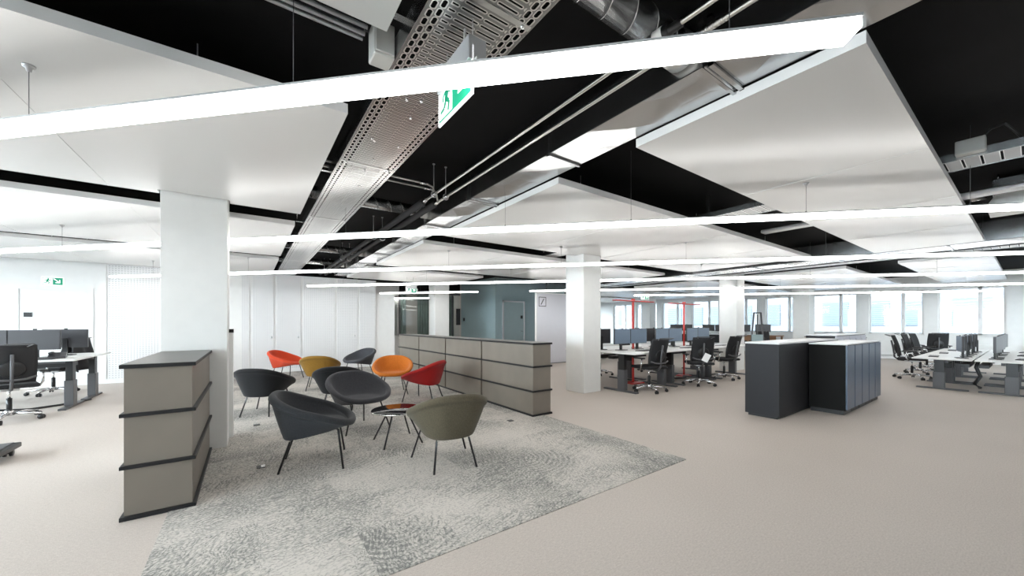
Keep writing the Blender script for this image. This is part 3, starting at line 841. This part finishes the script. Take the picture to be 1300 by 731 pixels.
# ------------------------------------------------------------------ office chairs (facing local +x)
oc = thing('office_chair', 'tmp', 'office chair', (0, 0, 0))
b_ = MB()
for k in range(5):
    a = 2 * PI * k / 5 + .3; c, s = math.cos(a), math.sin(a)
    b_.tube([(.03 * c, .03 * s, .10), (.17 * c, .17 * s, .095), (.315 * c, .315 * s, .075)], .024, 8, .014)
b_.lathe([(0, .07), (.045, .07), (.045, .125), (.03, .14), (0, .14)], 16)
base = b_.build('star_base', 'alu', oc)
for k in range(5):
    a = 2 * PI * k / 5 + .3; c, s = math.cos(a), math.sin(a); x, y = .315 * c, .315 * s
    MB().cyl((x + .008 * s, y - .008 * c, .03), (x + .026 * s, y - .026 * c, .03), .03, 14).cyl((x - .008 * s, y + .008 * c, .03), (x - .026 * s, y + .026 * c, .03), .03, 14).cyl((x, y, .03), (x, y, .07), .008, 8).cyl((x + .01 * s, y - .01 * c, .03), (x - .01 * s, y + .01 * c, .03), .012, 8).build('castor', 'plastic', oc)
MB().cyl((0, 0, .13), (0, 0, .30), .026, 14).build('gas_sleeve', 'plastic', oc)
MB().cyl((0, 0, .29), (0, 0, .42), .014, 12).build('piston', 'chrome', oc)
MB().box(-.12, .14, -.08, .08, .405, .445).build('mechanism', 'alu_matt', oc, bevel=.012)
MB().box(-.24, .25, -.24, .24, .445, .50).build('seat', 'mesh_black', oc, bevel=.024, seg=3)
rows = []
for i in range(11):
    f = i / 10; z = .52 + .50 * f; x = -.235 - .02 * math.sin(f * PI) * -1 - .115 * f
    w = .225 * (1 - .10 * f ** 2) * (1 - .10 * (1 - f) ** 2)
    rows.append([(x - .05 * (abs(j / 6 - 1) ** 2) * -1, w * (j / 6 - 1), z) for j in range(13)])
MB().grid(rows).build('backrest', 'mesh_black', oc, solid=.014)
MB().tube([(-.05, 0, .42), (-.22, 0, .43), (-.29, 0, .50), (-.31, 0, .70), (-.345, 0, .90)], .017, 8).tube([(-.262, -.205, .60), (-.295, -.12, .57), (-.30, 0, .56), (-.295, .12, .57), (-.262, .205, .60)], .013, 8).build('back_spine', 'steel_dark', oc)
MB().lathe([(0, -.012), (.10, -.012), (.115, 0), (.10, .012), (0, .012)], 20).build('lumbar_pad', 'plastic', oc)
lp = [c for c in oc.children if c.name.startswith('lumbar')][0]; lp.rotation_euler = (0, R(80), 0); lp.location = (-.275, 0, .70)
for sy in (-1, 1):
    MB().tube([(-.05, sy * .16, .43), (-.04, sy * .25, .44), (-.08, sy * .275, .50), (-.10, sy * .275, .64)], .014, 8).build('arm_post', 'alu', oc)
    MB().box(-.16, .10, sy * .275 - .04, sy * .275 + .04, .64, .665).build('arm_pad', 'plastic', oc, bevel=.012)
MB().tube([(-.355, -.12, 1.0), (-.44, -.17, 1.035), (-.455, 0, 1.04), (-.44, .17, 1.035), (-.355, .12, 1.0)], .0065, 8).build('coat_bar', 'steel_dark', oc)
OC = []
chairs = [((-2.62, 7.98), 112, 'black office chair with its back turned, at the grey-screened desk by the white door'),
          ((-2.95, 10.55), 165, 'black office chair turned sideways behind the desk by the white door'),
          ((6.30, 4.30), 78, 'black office chair nearest the column, turned in at the desks with red lamps'),
          ((7.84, 4.14), 44, 'black office chair with its back turned and a white tag, middle of the desk row'),
          ((9.16, 4.24), 78, 'black office chair turned sideways at the desk end beside the farther column'),
          ((7.35, 6.45), -80, 'black office chair on the far side of the lamp desks, closest to the column'),
          ((8.6, 6.45), -95, 'black office chair on the far side of the lamp desks, under the middle screens'),
          ((10.0, 6.4), -100, 'black office chair on the far side of the lamp desks, at the window end'),
          ((12.85, 1.68), -85, 'black office chair with polished base at the low desks, closest to the lockers'),
          ((14.3, 1.72), -95, 'black office chair second from the lockers at the low desks'),
          ((15.6, 1.75), -100, 'black office chair third from the lockers at the low desks'),
          ((16.75, 1.72), 20, 'black office chair with its broad back turned, beyond the low desks'),
          ((12.6, -.55), 90, 'black office chair across the low desks at the edge of the photo'),
          ((16.0, 5.95), 10, 'dark office chair at the wooden desk by the far windows')]
for i, ((x, y), a, lab) in enumerate(chairs):
    if i == 0:
        o = oc; o.location = (x, y, 0); o.rotation_euler = (0, 0, R(a)); o['label'] = lab; o['group'] = 'office chairs'
    else: o = dup(oc, lab, (x, y, 0), R(a), 'office chairs')
    OC.append(o)
tagm = tag(box(-.06, .06, -.003, .003, -.09, .08).build('paper_tag', 'paper'), 'white paper tag hanging on the back of the middle office chair', 'tag')
tagm.location = (7.535, 3.83, .62); tagm.rotation_euler = (R(6), R(25), R(-46))
jk = thing('jacket', 'dark jacket draped over the sideways office chair behind the white-door desk', 'jacket', (-2.62, 10.47, 0), R(165))
rows = []
for i in range(9):
    f = i / 8; z = 1.06 - .62 * f
    rows.append([(-.04 - .05 * math.sin(j * .9 + f * 3) * f - .06 * f, (.21 + .06 * f) * (j / 6 - 1), z - .03 * abs(j / 6 - 1)) for j in range(13)])
MB().grid(rows).build('cloth', 'mesh_black', jk, solid=.02)
MB().box(-.06, -.02, -.08, .05, .92, 1.0).build('lining', 'beige_panel', jk, bevel=.01)

# ------------------------------------------------------------------ desks
def make_desk(name, label, loc, rz, L, D, z, group):
    """desk with its user edge at local y=0, length along x"""
    t = thing(name, label, 'desk', loc, rz, group)
    box(.005, L - .005, 0, D, z - .025, z).build('desk_top', 'desk_white', t, bevel=.006)
    box(.12, L - .12, D * .55, D * .55 + .05, z - .085, z - .025).build('beam', 'steel_dark', t)
    for x in (.10, L - .20):
        lg = MB(); lg.box(x, x + .10, D * .36, D * .36 + .16, .03, z * .55); lg.build('leg', 'steel_dark', t, bevel=.004)
        MB().box(x + .012, x + .088, D * .36 + .015, D * .36 + .145, z * .55, z - .026).build('leg_column', 'plastic', t)
        MB().box(x + .005, x + .095, .05, D - .04, 0, .03).build('foot', 'steel_dark', t, bevel=.008)
    box(.25, L - .25, D - .16, D - .04, z - .16, z - .10).build('cable_basket', 'plastic', t)
    return t
gm = 'desks with red lamps'
for i in range(3):
    make_desk('desk', 'white-topped desk with dark legs facing the open floor, ' + ['next to the column by the sideboard', 'middle of the red-lamp desks', 'beside the farther column'][i], (5.72 + i * 1.6, 4.20, 0), 0, 1.6, .86, .755, gm)
    make_desk('desk', 'white-topped desk on the far side of the red-lamp row, ' + ['behind the column by the sideboard', 'in its middle', 'at its window end'][i], (5.72 + (i + 1) * 1.6, 6.02, 0), PI, 1.6, .86, .755, gm)
for i in range(3):
    make_desk('desk', 'low white-topped desk on the chair side of the window cluster, ' + ['nearest the lockers', 'middle of three', 'nearest the windows'][i], (11.10 + (i + 1) * 1.6, 1.46, 0), PI, 1.6, .78, .615, 'low desks by the windows')
    make_desk('desk', 'low white-topped desk at the edge of the photo by the windows, ' + ['first', 'second', 'third'][i] + ' in the row', (11.10 + i * 1.6, -.13, 0), 0, 1.6, .78, .615, 'low desks by the windows')
make_desk('desk', 'white-topped desk before the white door, on the camera side', (-3.72, 8.36, 0), 0, 1.6, .86, .765, 'desks by the white door')
make_desk('desk', 'white-topped desk before the white door, on the door side', (-2.12, 10.16, 0), PI, 1.6, .86, .765, 'desks by the white door')
# far dark desks by the windows
for i, (x, y) in enumerate(((17.9, 11.55), (17.9, 9.9), (17.9, 8.25))):
    t = thing('workstation', 'white-topped dark desk far off by the windows, ' + ['farthest of three', 'middle of three', 'closest of three to the wooden desk'][i], 'desk', (x, y - 1.6, 0), 0, 'far dark desks')
    box(0, .8, 0, 1.58, .80, .825).build('desk_top', 'desk_white', t)
    box(.06, .09, .02, 1.56, .42, .79).build('modesty_panel', 'plastic', t)
    for a, b in ((.05, .05), (.05, 1.46), (.68, .05), (.68, 1.46)): box(a, a + .06, b, b + .06, 0, .80).build('leg', 'steel_dark', t)
t = thing('wooden_desk', 'brown wooden desk far off by the windows beside the pale column', 'desk', (16.55, 5.75, 0))
box(0, .8, 0, 1.35, .80, .84).build('desk_top', 'wood', t, bevel=.004)
box(.04, .08, .03, 1.32, .62, .80).build('apron', 'wood', t)
for a, b in ((.03, .03), (.03, 1.26), (.71, .03), (.71, 1.26)): box(a, a + .06, b, b + .06, 0, .80).build('leg', 'wood', t)
t = thing('low_cabinet', 'beige low cabinet standing by the far windows beyond the lockers', 'cabinet', (16.2, 3.2, 0))
box(0, .42, 0, 1.55, .06, .84).build('body', 'beige_panel', t); box(-.01, .43, -.01, 1.56, .84, .86).build('top', 'steel_dark', t); box(.03, .4, .03, 1.52, 0, .06).build('plinth', 'plastic', t)
for a in (.02, .53, 1.04): box(-.012, 0, a, a + .49, .08, .82).build('door', 'beige_panel', t)
t = thing('flipchart_stand', 'dark A-frame stand with teal sheet behind the charcoal counter', 'easel', (13.2, 5.1, 0), R(-69))
for sx in (-1, 1): MB().tube([(sx * .22, 0, 0), (sx * .09, .04, 1.66)], .024, 8).build('leg', 'steel_dark', t)
MB().tube([(0, .5, 0), (0, .05, 1.6)], .015, 8).build('rear_leg', 'steel_dark', t)
box(-.10, .10, .02, .06, 1.63, 1.67).build('crossbar', 'steel_dark', t)
box(-.15, .15, -.015, 0, .55, .96).build('sheet', 'teal', t)

# ------------------------------------------------------------------ screens on the desks (screen looks along local -y)
def make_monitor(label, group, face, w=.53, h=.31, z=.13):
    t = thing('monitor', label, 'monitor', (0, 0, 0), 0, group)
    box(-w / 2, w / 2, -.012, .022, z, z + h).build('housing', 'screen_dark', t, bevel=.004)
    box(-w / 2 + .006, w / 2 - .006, -.014, -.012, z + .008, z + h - .006).build('screen', face, t)
    MB().box(-.03, .03, .022, .05, .01, z + .16).build('neck', 'plastic', t)
    MB().box(-.11, .11, -.06, .10, 0, .012).build('stand_base', 'plastic', t, bevel=.004)
    box(-.02, .02, -.01, .01, z + h, z + h + .018).build('camera', 'plastic', t, bevel=.004)
    return t
mb1 = make_monitor('tmp', 'screens on the red-lamp desks', 'screen_sheen')
posn = ['first', 'second', 'third', 'fourth', 'fifth', 'sixth']
for i, (x, a) in enumerate(((6.30, 2), (6.84, -2), (7.71, 2), (8.25, -2), (9.0, 2), (9.54, -2))):
    lab = 'sheen-painted monitor facing the open floor, %s from the sideboard column along the red-lamp desks' % posn[i]
    if i == 0: mb1.location = (x, 4.93, .755); mb1.rotation_euler = (0, 0, R(a)); mb1['label'] = lab
    else: dup(mb1, lab, (x, 4.93, .755), R(a))
for i, (x, a) in enumerate(((6.05, 172), (7.25, 190), (7.95, 175), (8.65, 188), (10.0, 180))):
    o = dup(mb1, 'black-backed monitor turned to the far side, %s from the sideboard column along the red-lamp desks' % posn[i], (x, 5.30, .755), R(a)); recolour(o, 'screen', 'screen_dark')
labs = ['dark monitor at the white-door desk, beside the photo edge', 'dark monitor at the white-door desk, above the turned office chair']
for i, x in enumerate((-3.22, -2.69)): 
    o = dup(mb1, labs[i], (x, 8.95, .765), R(-1), 'screens by the white door'); recolour(o, 'screen', 'screen_dark')
o = dup(mb1, 'dark monitor on the door side of the white-door desks, next to the jacket', (-2.55, 9.62, .765), R(176), 'screens by the white door'); recolour(o, 'screen', 'screen_dark')
for i, (x, y, a) in enumerate(((11.62, .86, 192), (12.17, .84, 187), (12.75, .86, 193), (13.3, .84, 186), (14.0, .86, 190), (14.55, .84, 187))):
    dup(mb1, 'sheen-painted monitor on the chair side of the low desks, %s from the near end' % posn[i], (x, y, .615), R(a), 'screens on the low desks')
for i, (x, y, a) in enumerate(((11.75, .40, -6), (12.3, .40, -2), (13.2, .40, -5), (13.8, .40, -2), (14.6, .40, -5))):
    o = dup(mb1, 'dark monitor on the window-edge side of the low desks, %s from the near end' % posn[i], (x, y, .615), R(a), 'screens on the low desks'); recolour(o, 'screen', 'screen_dark')
for i, (x, y, a, z) in enumerate(((18.3, 10.9, -60, .825), (18.3, 10.3, -50, .825), (18.3, 9.2, -60, .825), (18.3, 8.6, -50, .825), (18.25, 7.6, -55, .825), (16.95, 6.35, -75, .84))):
    lab = 'dark monitor on the wooden desk by the far windows' if i == 5 else 'dark monitor on the far desks by the windows, %s from the deep end' % posn[i]
    o = dup(mb1, lab, (x, y, z), R(a), 'screens by the far windows'); recolour(o, 'screen', 'screen_dark')
# keyboards
def keyboard(label, loc, rz, group):
    t = thing('keyboard', label, 'keyboard', loc, rz, group)
    box(-.22, .22, -.07, .07, 0, .014).build('case', 'plastic', t, bevel=.004)
    m = MB()
    for r in range(4): m.box(-.21, .21, -.058 + r * .031, -.034 + r * .031, .014, .019)
    m.build('keys', 'steel_dark', t)
for i in range(3): keyboard('black keyboard on the red-lamp desk ' + ['next to the column', 'in the middle', 'at the window end'][i], (6.5 + i * 1.6, 4.55, .755), R(4), 'keyboards')
for i in range(3): keyboard('black keyboard on the low desk, chair side, ' + ['nearest the lockers', 'middle', 'nearest the windows'][i], (11.75 + i * 1.5, 1.22, .615), R(184), 'keyboards')
for i in range(3): keyboard('black keyboard on the low desk at the photo edge, ' + ['nearest', 'middle', 'deepest'][i], (12.0 + i * 1.5, .12, .615), R(-5), 'keyboards')
keyboard('black keyboard on the white-door desk', (-2.62, 8.62, .765), 0, 'keyboards')
t = thing('desk_phone', 'dark desk telephone below the screens on the white-door desk', 'telephone', (-2.42, 8.80, .765), R(10))
MB().prism([(-.10, .0), (.10, .0), (.10, .09), (-.10, .03)], -.09, .09, 'x').build('base', 'screen_dark', t, bevel=.004)
MB().box(-.085, -.035, -.10, .10, .07, .10).build('handset', 'plastic', t, bevel=.012)
for i in range(4):
    x, y = (-2.30, 9.0) if i == 0 else (6.1 + 1.6 * (i - 1), 4.45)
    z = .765 if i == 0 else .755
    o = tag(box(-.105, .105, -.148, .148, 0, .01).build('paper_stack', 'paper'), 'white paper stack on the ' + ['white-door desk', 'red-lamp desk next to the column', 'red-lamp desk in the middle', 'red-lamp desk near the window end'][i], 'paper', 'paper on desks')
    o.location = (x, y, z); o.rotation_euler = (0, 0, R(20 * i))
# red standing lamps
rl = None
for i, (x, y) in enumerate(((6.90, 5.11), (8.95, 5.11))):
    lab = ['red T-shaped standing lamp nearer the sideboard column', 'red T-shaped standing lamp nearer the farther column'][i]
    if rl is None:
        rl = thing('standing_lamp', lab, 'floor lamp', (x, y, 0), 0, 'red standing lamps')
        MB().box(-.019, .019, -.019, .019, .02, 1.82).build('pole', 'red_lamp', rl, bevel=.006)
        MB().box(-.20, .20, -.15, .15, 0, .02).build('base_plate', 'red_lamp', rl, bevel=.004)
        MB().box(-.03, .03, -.03, .03, 1.785, 1.85).build('hub', 'red_lamp', rl, bevel=.005)
        for a, b in ((-.62, -.03), (.03, .70)): MB().box(a, b, -.06, .06, 1.79, 1.81).build('lamp_head', 'red_lamp', rl, bevel=.006)
    else: dup(rl, lab, (x, y, 0), 0)
# loose cables
def cable(label, pts, r=.012):
    o = MB().tube(pts, r, 8).build('cable', 'plastic'); tag(o, label, 'cable'); return o
cable('black cable snaking across the floor under the white-door desks', [(-3.4, 8.7, .012), (-3.0, 8.9, .012), (-2.7, 8.75, .012), (-2.45, 8.95, .012), (-2.28, 9.15, .012), (-2.20, 9.35, .012)], .018)
cable('black cable spine rising to the low desk between the two rows', [(11.9, .62, .02), (12.0, .70, .08), (11.92, .62, .25), (12.02, .68, .42), (11.95, .64, .58)], .03)
cable('black cable looping on the floor beneath the middle red-lamp desk', [(7.6, 4.9, .012), (7.9, 4.75, .012), (8.2, 4.95, .012), (8.5, 4.8, .012)], .02)

# pale glass board with its square mark
t = thing('glass_board', 'tall pale glass board wall between the teal wall and the column', 'board', (7.50, 9.19, 0))
box(0, 1.75, 0, .05, .02, 2.28).build('glass_sheet', 'board', t)
m = MB(); m.box(-.03, 0, -.01, .06, 0, 2.30); m.box(1.75, 1.78, -.01, .06, 0, 2.30); m.box(-.03, 1.78, -.01, .06, 2.28, 2.31); m.build('edge_frame', 'white', t)
box(0, 1.75, -.005, .055, 0, .02).build('base_rail', 'steel_dark', t)
m = MB(); x0, z0, q = .08, 1.86, .31
m.box(x0, x0 + q, -.004, 0, z0, z0 + .022); m.box(x0, x0 + q, -.004, 0, z0 + q - .022, z0 + q); m.box(x0, x0 + .022, -.004, 0, z0, z0 + q); m.box(x0 + q - .022, x0 + q, -.004, 0, z0, z0 + q)
m.prism([(x0 + .075, z0 + .06), (x0 + .115, z0 + .06), (x0 + q - .075, z0 + q - .06), (x0 + q - .115, z0 + q - .06)], -.004, 0, 'y')
m.build('square_mark', 'steel_dark', t)

# trolley base at the left edge
t = thing('mobile_stand', 'low dark wheeled stand base on the pale floor at the photo edge', 'stand', (-2.47, 5.46, 0))
box(0, .62, 0, .42, .075, .12).build('base_plate', 'plastic', t, bevel=.008)
box(.03, .58, .03, .39, .12, .128).build('top_sheet', 'steel_dark', t)
for x, y in ((.05, .05), (.55, .05), (.05, .37), (.55, .37)):
    MB().cyl((x - .03, y, .032), (x - .012, y, .032), .032, 14).cyl((x + .012, y, .032), (x + .03, y, .032), .032, 14).cyl((x, y, .03), (x, y, .08), .01, 8).cyl((x - .014, y, .032), (x + .014, y, .032), .01, 8).build('castor', 'plastic', t)

# ------------------------------------------------------------------ outside
struct(box(-80, 120, -80, 120, -6.2, -6.0).build('ground', mat('asphalt', (.07, .07, .072), .85)))
t = thing('office_building', 'pale office block across the street beyond the windows', 'building', (36, -6, -6))
box(0, 10, 0, 40, 0, 10).build('wall', 'building', t)
for z in (1.2, 4.4, 7.2):
    m = MB()
    for k in range(18): m.box(-.08, 0, 1 + k * 2.15, 2.5 + k * 2.15, z, z + 1.7)
    m.build('window_band', 'building_glass', t)
